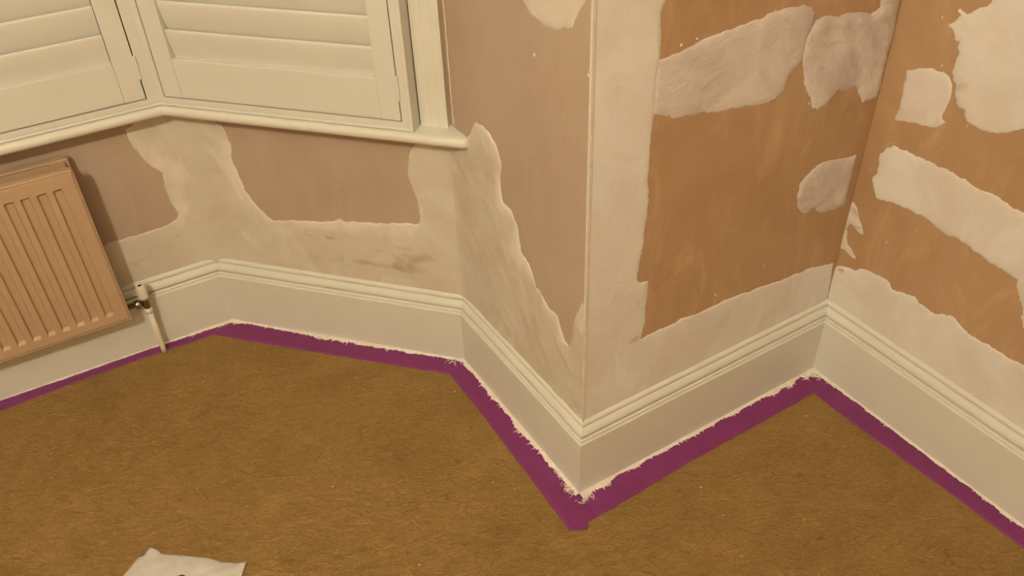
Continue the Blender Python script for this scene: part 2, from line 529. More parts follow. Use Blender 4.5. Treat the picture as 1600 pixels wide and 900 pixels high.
# caulk bead at the top of the skirting is painted with it; corner bead on the outside corner
cz = [0.215 + i * 0.012 for i in range(int((TOP - 0.22) / 0.012))]
v, f = [], []
bis = (FR['ret'][2] + FR['front'][2])
bis = bis / np.linalg.norm(bis)
for i, z in enumerate(cz):
    j1, j2, j3 = [0.0007 * noise.noise((z * 40, k * 7.3, 0)) + 0.0003 * noise.noise((z * 170, k * 3.1, 5)) for k in range(3)]
    e1_, e2_ = FR['ret'][1], FR['front'][1]
    m1_, m2_ = FR['ret'][2], FR['front'][2]
    for q in (cC - e1_ * (0.0042 + j1) - m1_ * 0.0004, cC - e1_ * (0.0026 + j1) + m1_ * 0.0030, cC + bis * (0.0056 + j2),
              cC + e2_ * 0.0026 + m2_ * 0.0032, cC + e2_ * (0.0060 + j3) - m2_ * 0.0004):
        v.append((float(q[0]), float(q[1]), z))
    if i:
        k = 5 * i
        f += [(k - 5 + c, k - 4 + c, k + 1 + c, k + c) for c in range(4)]
cb = pyobj('corner_bead', v, f, 'paint', WALL['front'])
cb['label'] = 'thin white plaster bead on the outside corner'

# ------------------------------------------------------------------ filler patches
def in_poly(p, poly):
    x, y = p
    c = False
    j = len(poly) - 1
    for i in range(len(poly)):
        xi, yi = poly[i]
        xj, yj = poly[j]
        if (yi > y) != (yj > y) and x < (xj - xi) * (y - yi) / (yj - yi) + xi:
            c = not c
        j = i
    return c


def seg_dist(P, poly, flags=None):
    """distance of points P (n,2) to a closed polyline"""
    A = np.array(poly)
    B = np.roll(A, -1, axis=0)
    if flags is not None:
        keep = np.array(flags)
        A, B = A[keep], B[keep]
    d = B - A
    L2 = np.maximum((d * d).sum(1), 1e-12)
    out = np.empty(len(P))
    for i, p in enumerate(P):
        t = np.clip(((p - A) * d).sum(1) / L2, 0, 1)
        q = A + d * t[:, None] - p
        out[i] = math.sqrt((q * q).sum(1).min())
    return out


def patch(s, name, poly, mat, thin0=0.0, blobs=(), lip=0.0009, wave=0.0018, rag=0.0034, lock=(), seed=0, base=0.0, label=None, feather=0.0, fillet=(), margin=0.0, ripple=0.0):
    """irregular skim of filler standing proud of wall s. lock: (axis, value) outline stretches kept straight"""
    out = []
    free = []
    n = len(poly)
    for i in range(n):
        a, b_ = np.array(poly[i]), np.array(poly[(i + 1) % n])
        straight = any(abs(a[k] - val) < 0.003 and abs(b_[k] - val) < 0.003 for k, val in lock)
        free.append((len(out), not straight))
        L = np.linalg.norm(b_ - a)
        m_ = max(1, int(L / (0.012 if straight else 0.0045)))
        nrm = np.array([-(b_ - a)[1], (b_ - a)[0]]) / max(L, 1e-9)
        for k in range(m_):
            t = k / m_
            q = a + (b_ - a) * t
            if not straight:
                w = math.sin(math.pi * t) ** 0.5 if k else 0.3
                j = noise.noise((q[0] * 55, q[1] * 55, seed)) * rag + noise.noise((q[0] * 190, q[1] * 190, seed + 9)) * rag * 0.7
                j += noise.noise((q[0] * 18, q[1] * 18, seed + 3)) * rag * 1.3
                q = q + nrm * j * w
            out.append((float(q[0]), float(q[1])))
    flags = []
    for q_, (k0, fl) in enumerate(free):
        k1 = free[q_ + 1][0] if q_ + 1 < len(free) else len(out)
        flags += [fl] * (k1 - k0)
    us = [p[0] for p in out]
    zs = [p[1] for p in out]
    st = 0.010
    pts = list(out)
    inner = []
    rng = random.Random(seed * 17 + 3)
    x = min(us)
    while x < max(us):
        y = min(zs)
        while y < max(zs):
            q = (x + rng.uniform(-.3, .3) * st, y + rng.uniform(-.3, .3) * st)
            if in_poly(q, out):
                inner.append(q)
            y += st
        x += st
    # a ring close to the edge so that the lip reads as a step
    m_ = len(out)
    for i in range(m_):
        a, b_ = np.array(out[i - 1]), np.array(out[(i + 1) % m_])
        d = b_ - a
        L = np.linalg.norm(d)
        if L < 1e-6:
            continue
        for sg in (-1, 1):
            q = np.array(out[i]) + sg * np.array([-d[1], d[0]]) / L * 0.0022
            if in_poly(q, out):
                inner.append((float(q[0]), float(q[1])))
    D = seg_dist(np.array(inner), out) if inner else np.zeros(0)
    inner = [q for q, dd in zip(inner, D) if dd > 0.0017]
    vv = [Vector(p) for p in out + inner]
    ee = [(i, (i + 1) % m_) for i in range(m_)]
    rv, re, rf, _, _, _ = delaunay_2d_cdt(vv, ee, [], 1, 1e-6)
    R = np.array([(p.x, p.y) for p in rv])
    D = seg_dist(R, out, flags)
    verts, thin = [], []
    for (u, z), d in zip(R, D):
        k = min(1.0, d / 0.002)
        h = -0.0003 + (lip + 0.0003) * k + base
        w = noise.noise((u * 26, z * 26, seed)) * 0.6 + noise.noise((u * 60 + z * 30, z * 75, seed + 4)) * 0.4
        h += k * min(1, d / 0.012) * wave * (0.5 + 0.5 * w)
        if ripple:
            c_ = u * 0.75 + z * 0.9 + 0.02 * noise.noise((u * 9, z * 9, seed))
            h += k * min(1, d / 0.015) * ripple * abs(noise.noise((c_ * 34, (u - z) * 6, seed + 2)))
        for (uc, T_, th_) in fillet:
            x_ = abs(u - uc)
            if x_ < T_:
                R__ = T_ * math.tan(th_ / 2)
                h += k * (R__ - math.sqrt(R__ ** 2 - (T_ - x_) ** 2))
        verts.append(W(s, u, h, z))
        t = thin0
        for (bu, bz, ru, rz, st_) in blobs:
            t += st_ * math.exp(-(((u - bu) / ru) ** 2 + ((z - bz) / rz) ** 2))
        if margin:
            t -= margin * max(0.0, 1 - d / 0.055) * (0.6 + 0.8 * noise.noise((u * 14, z * 9, seed)))
        if feather:
            t += feather * max(0.0, 1 - d / 0.02)
        thin.append(t)
    o = pyobj(name, verts, [tuple(q) for q in rf], mat, WALL[s], True)
    at = o.data.attributes.new('thin', 'FLOAT', 'POINT')
    at.data.foreach_set('value', thin)
    if label:
        o['label'] = label
    return o

LOCK = {'left': [(0, 0.6423), (1, 0.19), (0, 0.25), (1, .70)], 'bay': [(0, 0.7345), (0, -0.0093), (1, 0.19), (1, .70)],
        'ret': [(0, 0.526), (0, -0.0085), (1, 0.19), (1, .70)], 'front': [(0, 0.022), (0, 0.7857), (1, 0.19), (1, 1.5)],
        'right': [(0, -0.022), (1, 0.19), (0, 2.0)]}
PSET = {
    ('left', 'corner'): dict(margin=.26, fillet=[(.6423, .045, math.radians(134))], label='white filler covering the bay corner', feather=0.10, wave=.0012,
                             blobs=[(.45, .29, .07, .06, .22), (.55, .30, .03, .05, .15)]),
    ('bay', 'U'): dict(margin=.26, fillet=[(-.0093, .045, math.radians(134)), (.7345, .018, math.radians(137.7))], label='white filler in a wide U round bare plaster', wave=.0020, feather=.05,
                       blobs=[(.50, .275, .12, .016, .45), (.36, .345, .06, .016, .32), (.58, .33, .10, .04, .18), (.62, .30, .08, .03, .2),
                              (.64, .58, .015, .02, .2), (.30, .33, .04, .03, .15)]),
    ('ret', 'lower'): dict(ripple=.004, margin=.26, fillet=[(-.0085, .018, math.radians(137.7))], label='white filler sweeping down from the sill to the corner', wave=.0030,
                           blobs=[(.16, .67, .02, .06, .25), (.06, .55, .06, .2, .10), (.30, .30, .06, .05, .1), (.50, .45, .015, .06, .15)]),
    ('ret', 'upper'): dict(label='rounded white filler patch above the pink plaster'),
    ('front', 'strip'): dict(label='white filler strip down the corner and above the skirting', wave=.0012,
                             blobs=[(.155, .49, .012, .016, .35), (.15, .39, .02, .012, .35), (.35, .33, .12, .02, .12)]),
    ('front', 'band'): dict(ripple=.003, label='long slanting band of white filler', wave=.0024, thin0=.05,
                            blobs=[(.17, 1.0, .02, .02, .25), (.48, .96, .04, .05, .12)]),
    ('front', 'corner'): dict(label='rippled thin filler patch in the corner', wave=.0030, thin0=.10, base=.0004, ripple=.014),
    ('front', 'leaf'): dict(ripple=.010, label='small leaf shaped filler patch near the corner', wave=.0030, thin0=.12,
                            blobs=[(.60, .58, .03, .05, .12)]),
    ('right', 'big'): dict(label='largest bright filler patch', rag=.0050, blobs=[(.11, .96, .015, .03, .2), (.15, .85, .015, .04, .2)]),
    ('right', 'square'): dict(label='small squarish filler patch', base=.0003, blobs=[(.12, .83, .02, .04, .15)]),
    ('right', 'diag'): dict(label='long band of bright filler', rag=.0044, blobs=[(.03, .64, .01, .03, .18)]),
    ('right', 'low'): dict(label='white filler above the right skirting', rag=.0044, blobs=[(-.005, .318, .014, .008, .5)]),
    ('right', 'sliver'): dict(label='thin filler scrape in the corner', thin0=.30, wave=.001),
}
for i, (s, dd) in enumerate(PATCHES.items()):
    for j, (k, poly) in enumerate(dd.items()):
        patch(s, 'filler_patch', poly, 'fill_pink' if s in ('left', 'bay', 'ret') else 'fill_folds' if k in ('band', 'corner', 'leaf') and s == 'front' else 'fill_brown',
              lock=LOCK[s], seed=i * 10 + j + 1, **PSET[(s, k)])

# little raised flecks of filler on the walls
for i, (s, u, z) in enumerate(SPECKS):
    r = random.Random(i)
    a = r.uniform(0.6, 2.2)
    L, w_ = r.uniform(.002, .0055), r.uniform(.0010, .0017)
    ca, sa = math.cos(a), math.sin(a)
    ring_ = []
    for k in range(8):
        t = 2 * math.pi * k / 8
        x, y = L * math.cos(t) * r.uniform(.7, 1.1), w_ * math.sin(t) * r.uniform(.7, 1.2)
        ring_.append((u + x * ca - y * sa, z + x * sa + y * ca))
    v = [W(s, p, -0.0003 + .0015, q) for p, q in ring_] + [W(s, u, .0042, z)]
    f = [(k, (k + 1) % 8, 8) for k in range(8)]
    pyobj('filler_fleck', v, f, 'paint', WALL[s])

# ------------------------------------------------------------------ window sill, architrave
R_ = 0.013
sp = [(-0.05, SILL), (-0.05, SILL - 2 * R_)]
for k in range(9):
    t = -math.pi / 2 + math.pi * k / 8
    sp.append((0.070 - R_ + R_ * math.cos(t), SILL - R_ + R_ * math.sin(t)))


def far_end(o):
    return mirror(meet('left', 'bay', o))


s1 = sweep('trim_1', sp, lambda o: (far_end(o), meet('left', 'bay', o)), 'sill')
structure(s1, 'rounded cream window sill above the radiator')


def bull(nose):
    pr_ = [(-0.05, SILL), (-0.05, SILL - 2 * R_)]
    for k_ in range(9):
        t_ = -math.pi / 2 + math.pi * k_ / 8
        pr_.append((nose - R_ + R_ * math.cos(t_), SILL - R_ + R_ * math.sin(t_)))
    return pr_


# this half dies into the return wall with a rounded end
secs = [[(float(q[0]), float(q[1]), z) for q, z in ((meet('left', 'bay', o), z) for o, z in bull(0.070))]]
for th_ in (0, 15, 30, 45, 60, 75, 88):
    t_ = math.radians(th_)
    ue, nose = 0.782 + 0.019 * math.sin(t_), 0.048 + 0.022 * math.cos(t_)
    sec_ = []
    for o, z in bull(nose):
        lim = along('bay', meet('bay', 'ret', max(o, -0.02), 0.0)) + 0.004
        sec_.append(W('bay', min(ue, lim), o, z))
    secs.append(sec_)
n = len(secs[0])
v = [p for q in secs for p in q]
f = [(k * n + i_, k * n + (i_ + 1) % n, (k + 1) * n + (i_ + 1) % n, (k + 1) * n + i_) for k in range(len(secs) - 1) for i_ in range(n)]
f += [tuple(range(n - 1, -1, -1)), tuple(range((len(secs) - 1) * n, len(secs) * n))]
s2 = pyobj('trim_2', v, f, 'sill')
structure(s2, 'rounded cream window sill along the angled bay window')
for o in (s1, s2):
    o.data.shade_smooth()
    o.data.set_sharp_from_angle(angle=math.radians(35))

# architrave beside the right shutter, with shallow reeds
v, f = [], []
sec = []
x0, x1, d0 = 0.672, 0.737, 0.020
for k in range(25):
    t = k / 24
    x = x0 + (x1 - x0) * t
    sec.append((x, d0 + 0.0022 * abs(math.sin(math.pi * 3 * t)) ** 0.7 * (0.6 if 0.05 < t < .95 else 0)))
sec = [(x0, -0.02)] + sec + [(x1, -0.012)]
for z in (SILL, HEAD + 0.05):
    v += [W('bay', x, o, z) for x, o in sec]
n = len(sec)
f = [(i, (i + 1) % n, n + (i + 1) % n, n + i) for i in range(n)] + [tuple(range(n - 1, -1, -1)), tuple(range(n, 2 * n))]
structure(pyobj('trim_3', v, f, 'sill'), 'cream reeded architrave between shutter and plaster wall')
# ragged sealant line where the architrave meets the return wall
v, f = [], []
zz = [SILL + 0.006 + .01 * i for i in range(100)]
for i, z in enumerate(zz):
    w_ = 0.004 + 0.0018 * noise.noise((z * 60, 1, 2))
    e = np.array(meet('bay', 'ret', 0.010, 0.0005))
    a_ = e + FR['ret'][1] * (w_ - .003) - FR['ret'][2] * 0.001
    b_ = e + FR['ret'][1] * w_ + FR['ret'][2] * 0.0016
    c_ = e + FR['ret'][1] * (w_ + .002) - FR['ret'][2] * 0.001
    for q in (a_, b_, c_):
        v.append((float(q[0]), float(q[1]), z))
    if i:
        k = 3 * i
        f += [(k - 3, k - 2, k + 1, k), (k - 2, k - 1, k + 2, k + 1)]
so = pyobj('sealant_bead', v, f, 'sealant', WALL['ret'])
so['label'] = 'ragged peach sealant line beside the architrave'

# ------------------------------------------------------------------ plantation shutters
PF = 0.056                          # front plane of shutters
SLAT_PITCH = 0.0662


def shutter(s, pu0, pu1, fu0, fu1, hinge_u, loc_u, label, c0, c1):
    """panel pu0..pu1 in a frame fu0..fu1; c0/c1: functions(off)->floor point for the frame's mitred ends or None"""
    root = empty('plantation_shutter', W(s, loc_u, 0.03, SILL), label, 'shutter', 'closed plantation shutters in the bay window')
    zb0, zb1 = 0.7375, 0.8345        # bottom rail
    zt = 2.00
    back = 0.008
    # frame: bottom strip with a proud bead, two uprights, top
    def strip(name, prof_off, z0, z1):
        pr = [(back, z0), (prof_off, z0), (prof_off, z1), (back, z1)]
        return sweep(name, pr, lambda o: (c0(o) if c0 else np.array(W(s, fu0, o, 0)[:2]), c1(o) if c1 else np.array(W(s, fu1, o, 0)[:2])), 'shutter', root)
    z1 = SILL + .0005
    pr = [(back, z1), (PF + .001, z1), (PF + .0035, z1 + .0015), (PF + .0042, z1 + .004), (PF + .003, z1 + .0065), (PF - .001, z1 + .0075),
          (PF - .001, z1 + .0088), (PF + .0005, z1 + .0095), (PF, 0.7348), (back, 0.7348)]
    sweep('frame_rail', pr, lambda o: (c0(o) if c0 else np.array(W(s, fu0, o, 0)[:2]), c1(o) if c1 else np.array(W(s, fu1, o, 0)[:2])), 'shutter', root)
    strip('frame_rail', PF, zt + .003, zt + .03)
    # uprights
    def upright(ua, ub, ce, left):
        # one edge along the panel, the other on the frame's end (mitred where two frames meet)
        v = []
        for z in (0.7348, zt + .003):
            for o in (back, PF):
                e = ce(o) if ce else np.array(W(s, ub, o, 0)[:2])
                v.append(W(s, ua, o, z))
                v.append((float(e[0]), float(e[1]), z))
        f = [(0, 1, 3, 2), (4, 6, 7, 5), (0, 4, 5, 1), (2, 3, 7, 6), (0, 2, 6, 4), (1, 5, 7, 3)]
        pyobj('frame_stile', v, f, 'shutter', root)
    gap = 0.0028
    upright(pu0 - gap, fu0, c0, True)
    upright(pu1 + gap, fu1, c1, False)
    # raised outer bead on the free upright
    if not c1:
        fbox('frame_bead', s, fu1 - .009, fu1 + .0005, PF - .001, PF + .0035, SILL + .001, zt + .03, 'shutter', root, .0012)
    # panel
    st = 0.0475
    for a, b_ in ((pu0, pu0 + st), (pu1 - st, pu1)):
        fbox('stile', s, a, b_, PF - .027, PF, zb0, zt, 'shutter', root, .0012)
    fbox('rail', s, pu0 + st, pu1 - st, PF - .0265, PF - .0004, zb0, zb1, 'shutter', root, .0022)
    fbox('rail', s, pu0 + st, pu1 - st, PF - .0265, PF - .0004, zt - .09, zt, 'shutter', root, .0022)
    # slats: rounded blades, closed, top edge leaning into the room
    n_s = int((zt - .09 - zb1) / SLAT_PITCH)
    la, lb = pu0 + st + .0014, pu1 - st - .0014
    me = None
    H, T = 0.0775, 0.0105
    tilt = math.radians(11)
    for i in range(n_s):
        zc = zb1 + SLAT_PITCH * (i + 0.46)
        loc = Vector(W(s, (la + lb) / 2, PF - 0.0155, zc))
        if me is None:
            sec = []
            m_ = 20
            for k in range(m_):
                t = 2 * math.pi * k / m_
                hy = math.cos(t) * H / 2
                ox = math.copysign(abs(math.sin(t)) ** 0.8, math.sin(t)) * T / 2
                sec.append((ox * math.cos(tilt) + hy * math.sin(tilt), hy * math.cos(tilt) - ox * math.sin(tilt)))
            v = []
            for xx in (la, lb):
                for ox, hz in sec:
                    v.append(tuple(Vector(W(s, xx, PF - 0.0155 + ox, zc + hz)) - loc))
            f = [(k, (k + 1) % m_, m_ + (k + 1) % m_, m_ + k) for k in range(m_)]
            f += [tuple(range(m_ - 1, -1, -1)), tuple(range(m_, 2 * m_))]
            me = bpy.data.meshes.new('slat')
            me.from_pydata(v, [], f)
            bm = bmesh.new()
            bm.from_mesh(me)
            bmesh.ops.recalc_face_normals(bm, faces=bm.faces)
            bm.to_mesh(me)
            bm.free()
            me.shade_smooth()
            me.set_sharp_from_angle(angle=math.radians(50))
        o = link('slat', me, 'shutter', root)
        o.location = loc - Vector(root.location)
    # hinges
    for z0 in (0.786, 1.85):
        fbox('hinge', s, hinge_u - .0042, hinge_u + .0042, PF - .004, PF + .0045, z0, z0 + .058, 'shutter', root, .0030, 3)
        k = -1 if hinge_u > (pu0 + pu1) / 2 else 1
    return root


shutter('left', -0.03, 0.5885, -0.06, 0.64, 0.5898, 0.28,
        'cream louvred shutter above the radiator, cut off by the photo edge', None, lambda o: meet('left', 'bay', o))
shutter('bay', 0.0315, 0.6405, -0.01, 0.669, 0.6420, 0.34,
        'cream louvred shutter on the angled bay side beside the architrave', lambda o: meet('left', 'bay', o), None)

# ------------------------------------------------------------------ radiator
RU0, RU1 = -0.65, 0.379
RZ0, RZ1 = 0.1767, 0.6276
RF, RB = 0.100, 0.016
rad = empty('radiator', W('left', (RU0 + RU1) / 2, (RF + RB) / 2, RZ0), 'beige pressed steel panel radiator under the window', 'radiator')


def rad_panel(name, front, back, flip):
    """pressed panel with vertical recessed channels; 'front' is the face with channels"""
    pitch, cw, dp = 0.0353, 0.0205, 0.0080
    sg = -1 if front > back else 1
    us = [RU0, RU0 + 0.004]
    c = RU1 - 0.0135 - cw * 0.5 - 0.020 + 0.0
    cen = []
    while c > RU0 + 0.03:
        cen.append(c)
        c -= pitch
    cen.reverse()
    for c in cen:
        us += [c - cw / 2 - .0010, c - cw / 2 + .0022, c + cw / 2 - .0040, c + cw / 2 + .0010]
    us += [RU1 - 0.004, RU1]
    chan = set()
    for k in range(len(cen)):
        chan.add(3 + 4 * k)
        chan.add(4 + 4 * k)
    zs = [RZ0, RZ0 + 0.003, RZ0 + 0.026, RZ0 + 0.0335, RZ1 - 0.0405, RZ1 - 0.0375, RZ1 - 0.008, RZ1 - .003, RZ1]
    v, f = [], []
    nz = len(zs)
    for i, u in enumerate(us):
        for k, z in enumerate(zs):
            d = 0.0
            if i in chan and 3 <= k <= 4:
                d = dp
            if i in (0, len(us) - 1) or k in (0, nz - 1):
                d = 0.004
            if k == nz - 2:
                d = 0.0010
            v.append(W('left', u, front + sg * d, z))
    for i in range(len(us) - 1):
        for k in range(nz - 1):
            f.append((i * nz + k, (i + 1) * nz + k, (i + 1) * nz + k + 1, i * nz + k + 1))
    nb = len(v)
    for u in (us[0], us[-1]):
        for z in (zs[0], zs[-1]):
            v.append(W('left', u, back, z))
    # sides, top, bottom, back
    L = len(us) - 1
    f.append(tuple([nb] + [k for k in range(nz)] + [nb + 1]))
    f.append(tuple([nb + 3] + [L * nz + k for k in range(nz - 1, -1, -1)] + [nb + 2]))
    f.append(tuple([nb + 2] + [i * nz for i in range(L, -1, -1)] + [nb]))
    f.append(tuple([nb + 1] + [i * nz + nz - 1 for i in range(L + 1)] + [nb + 3]))
    f.append((nb, nb + 1, nb + 3, nb + 2))
    return pyobj(name, v, f, 'radiator', rad)


rad_panel('front_panel', RF, RF - 0.017, False)
rad_panel('back_panel', RB, RB + 0.016, True)
# rims folded over the panel edges
fbox('side_rim', 'left', RU1 - .0015, RU1 + .0025, RF - .019, RF - .004, RZ0 - .002, RZ1 - .002, 'radiator', rad, .001)
fbox('bottom_rim', 'left', RU0, RU1, RF - .017, RF - .0015, RZ0 - .0040, RZ0 - .0005, 'radiator', rad, .0010)
for o0, o1 in ((RF - .0190, RF + .0008), (RB - .001, RB + .0185)):
    fbox('top_rim', 'left', RU0 - .001, RU1 + .001, o0, o1, RZ1 - .0035, RZ1 + .0035, 'radiator', rad, .0030, 3)
# convector fins between the panels, sunk below the rim, and end blocks carrying the water
v, f = [], []
u = RU0 + 0.06
k = 0
sec = []
while u < RU1 - 0.055:
    sec.append((u, RF - .0172 if k % 4 in (0, 1) else RB + .036))
    if k % 2 == 0:
        u += 0.014
    else:
        u += 0.004
    k += 1
for u, o in sec:
    v += [W('left', u, o, RZ0 + .03), W('left', u, o, RZ1 - .085)]
for i in range(len(sec) - 1):
    f.append((2 * i, 2 * i + 2, 2 * i + 3, 2 * i + 1))
pyobj('convector_fin', v, f, 'radiator', rad)
for zz0, zz1 in ((RZ1 - .034, RZ1 - .001), (RZ0 + .006, RZ0 + .034)):
    for ua in (RU1 - .043, RU0 + .008):
        fbox('end_block', 'left', ua, ua + .034, RB + .0155, RF - .0165, zz0, zz1, 'radiator', rad, .006, 3)
for ub in (RU0 + .2, RU1 - .2):
    fbox('wall_bracket', 'left', ub - .015, ub + .015, 0.0, RB + .004, RZ0 + .05, RZ1 - .05, 'radiator', rad)

# ------------------------------------------------------------------ radiator valve and its pipe
VU, VO = 0.4275, 0.056
val = empty('radiator_valve', W('left', VU, VO, 0.0), 'white capped radiator valve on a white pipe from the floor', 'valve')
zax = (0, 0, 1)
c0_ = W('left', VU, VO, 0.0)
lathe('pipe', c0_, zax, [(.0072, 0.001), (.0072, .02), (.0080, .07), (.0084, .150)], 'plastic', val)
lathe('pipe_collar', c0_, zax, [(.0085, .147), (.0115, .149), (.0118, .156), (.0112, .161), (.0090, .1645), (.006, .165)], 'plastic', val)
bd = lathe('valve_body', c0_, zax, [(.0075, .163), (.0105, .166), (.0112, .172), (.0100, .180), (.0112, .188), (.0118, .196), (.009, .199)], 'chrome', val)
bd['label'] = 'dull metal valve body'
ud = (-float(uL[0]), -float(uL[1]), 0)
tl = lathe('tail_nut', W('left', VU, VO, 0.183), ud, [(.0080, .004), (.0080, .013), (.0125, .0135), (.0130, .018), (.0130, .027), (.0115, .0285), (.008, .030), (.008, .060)], 'chrome', val, 8)
tl['label'] = 'dull metal union nut'
cap = lathe('valve_cap', c0_, zax, [(.0095, .1965), (.0128, .1975), (.0132, .203), (.0126, .225), (.0118, .236), (.0095, .2405), (.0070, .2410), (.0060, .2385)], 'plastic', val)
cap['label'] = 'white plastic valve cap'
lathe('cap_recess_shade', c0_, zax, [(.0055, .2380), (.0055, .2388)], 'dark', cap)  # dark disc painting in the shade of the screw hole

# ------------------------------------------------------------------ purple masking tape with paint drips
FRAC = (-0.05, 0.05, 0.15, 0.28, 0.40, 0.45, 0.50, 0.58, 0.72, 0.86, 1.0)
NF = len(FRAC)


def tape(s, e0, e1, outer, label, seed, z=0.0015, amp=0.0012):
    """outer: list of (u, width) for the outer edge; e0/e1 floor points of the ends at a given width: functions(w)"""
    root = empty('masking_tape', (*[float(x) for x in (np.array(e0(0)) + np.array(e1(0))) / 2], 0.0), label, 'tape',
                 'purple masking tape along the skirting')
    us = np.array([p[0] for p in outer])
    ws = np.array([p[1] for p in outer])
    N = 90
    rows = []
    for i in range(N + 1):
        t = i / N
        row = []
        for k, fr in enumerate(FRAC):
            um = us[0] + (us[-1] - us[0]) * t
            w = float(np.interp(um, us, ws))
            w = w * fr + (amp * noise.noise((um * 22, seed, 1)) if k == NF - 1 else 0)
            a_, b_ = np.array(e0(w)), np.array(e1(w))
            q = a_ + (b_ - a_) * t
            hz = z + 0.0012 * (0.5 + 0.5 * noise.noise((um * 30, fr * 3, seed))) if 0 < k < NF - 1 else z - .0004
            row.append((float(q[0]), float(q[1]), hz))
        rows.append(row)
    v = [p for r in rows for p in r]
    f = [(i * NF + k, (i + 1) * NF + k, (i + 1) * NF + k + 1, i * NF + k + 1) for i in range(N) for k in range(NF - 1)]
    nb = len(v)
    v += [(x, y, 0.0003) for (x, y, _) in (r[NF - 1] for r in rows)]
    f += [(i * NF + NF - 1, (i + 1) * NF + NF - 1, nb + i + 1, nb + i) for i in range(N)]
    # end flaps down to the carpet
    pyobj('tape_strip', v, f, 'tape', root, True)
    return root


def smear(root, s, u0, u1, ext, seed, strands=(), lump=0.0025):
    """ragged fringe of dried paint over the tape's inner edge; ext(t)->typical reach in metres"""
    rng = random.Random(seed)
    v, f = [], []
    n_ = int((u1 - u0) / 0.0016)
    prev = None
    for i in range(n_ + 1):
        t = i / n_
        u = u0 + (u1 - u0) * t
        e = ext(t) * 1.12
        j = noise.noise((u * 22, seed, 0)) * .75 + noise.noise((u * 85, seed, 4)) * .45 + noise.noise((u * 280, seed, 6)) * .30
        w = e * (0.75 + 0.9 * j)
        if rng.random() < 0.05:
            w += e * rng.uniform(.3, .9)
        w = max(-0.001, w)
        shift = rng.uniform(-.0007, .0007)
        hz = lump * (0.8 + 0.5 * noise.noise((u * 120, seed, 8)))
        base = len(v)
        v += [W(s, u, SK - .001, .0045 + hz), W(s, u, SK + max(w, 0) * .45, .0035 + hz * .7), W(s, u + shift, SK + w, .0022)]
        if i:
            f += [(base - 3, base, base + 1, base - 2), (base - 2, base + 1, base + 2, base - 1)]
    for (cu, co, cnt, ln) in strands:
        for k in range(cnt):
            a = rng.uniform(0, 2 * math.pi)
            L = ln * rng.uniform(.4, 1.1)
            wd = rng.uniform(.0006, .0016)
            uu, oo = cu + rng.gauss(0, ln * .8), co + abs(rng.gauss(0, ln * .35))
            d = (math.cos(a), math.sin(a))
            nrm = (-d[1], d[0])
            zb = rng.uniform(.003, .0055)
            b0 = len(v)
            v += [W(s, uu - nrm[0] * wd, max(SK, oo - nrm[1] * wd), zb), W(s, uu + nrm[0] * wd, max(SK, oo + nrm[1] * wd), zb),
                  W(s, uu + d[0] * L, max(SK, oo + d[1] * L), zb * .8),
                  W(s, uu + d[0] * L * .4, max(SK, oo + d[1] * L * .4), zb + .0014)]
            f += [(b0, b0 + 1, b0 + 3), (b0 + 1, b0 + 2, b0 + 3), (b0 + 2, b0, b0 + 3)]
    o = pyobj('paint_fringe', v, f, 'paint', root)
    o['label'] = 'ragged dried white paint along the tape edge'
    return o


S_ = SK
uA_l, uA_b = along('left', meet('left', 'bay', S_)), along('bay', meet('left', 'bay', S_))
uB_b, uB_r = along('bay', meet('bay', 'ret', S_)), along('ret', meet('bay', 'ret', S_))
uC_r, uC_f = along('ret', meet('ret', 'front', S_)), along('front', meet('ret', 'front', S_))
uD_f, uD_r = along('front', meet('front', 'right', S_)), along('right', meet('front', 'right', S_))


def mt(s1, s2, f1=1.0):
    return lambda w: meet(s1, s2, S_ + w)


tl_ = tape('left', lambda w: np.array(W('left', -0.55, S_ + w, 0)[:2]), lambda w: meet('left', 'bay', S_ + w, S_ + w * 2.0),
           [(-0.55, .055), (0.0, .046), (.2, .032), (.415, .030), (uA_l, .034)], 'purple masking tape below the radiator', 1)
tb_ = tape('bay', lambda w: meet('left', 'bay', S_ + w * .5, S_ + w), lambda w: meet('bay', 'ret', S_ + w),
           [(0.0, .070), (.117, .0705), (.416, .066), (.70, .061)], 'purple masking tape along the angled bay skirting', 2)


def ret_far(w):
    # this strip runs on past the outside corner
    return np.array(W('ret', uC_r + 0.104 - 0.0 * w, S_ + w, 0)[:2])


RET_END = ([-.006, -.001, .0036, .031, .036, .043, .058, .073], [.548, .560, .620, .624, .636, .6385, .629, .619])
tr_ = tape('ret', lambda w: meet('bay', 'ret', S_ + w), lambda w: np.array(W('ret', float(np.interp(w, RET_END[0], RET_END[1])), S_ + w, 0)[:2]),
           [(0.0, .060), (.155, .0595), (.418, .0673), (.59, .0736), (.65, .0745)], 'purple masking tape running past the outside corner', 3, z=.0022)
tf_ = tape('front', lambda w: np.array(W('front', uC_f - 0.022 * min(1, max(0, w / .01)), S_ + w, 0)[:2]),
           lambda w: meet('front', 'right', S_ + w),
           [(0.0, .074), (.07, .0736), (.323, .0656), (.625, .0648), (.78, .064)], 'purple masking tape between outside and inside corners', 4, z=.0017)
tg_ = tape('right', lambda w: meet('front', 'right', S_ + w), lambda w: np.array(W('right', 1.5, S_ + w, 0)[:2]),
           [(0.0, .067), (.126, .0667), (.401, .0533), (.639, .0494), (1.5, .049)], 'purple masking tape along the right skirting', 5)


def bumpy(pairs):
    xs = [p[0] for p in pairs]
    ys = [p[1] for p in pairs]
    return lambda t: float(np.interp(t, xs, ys))


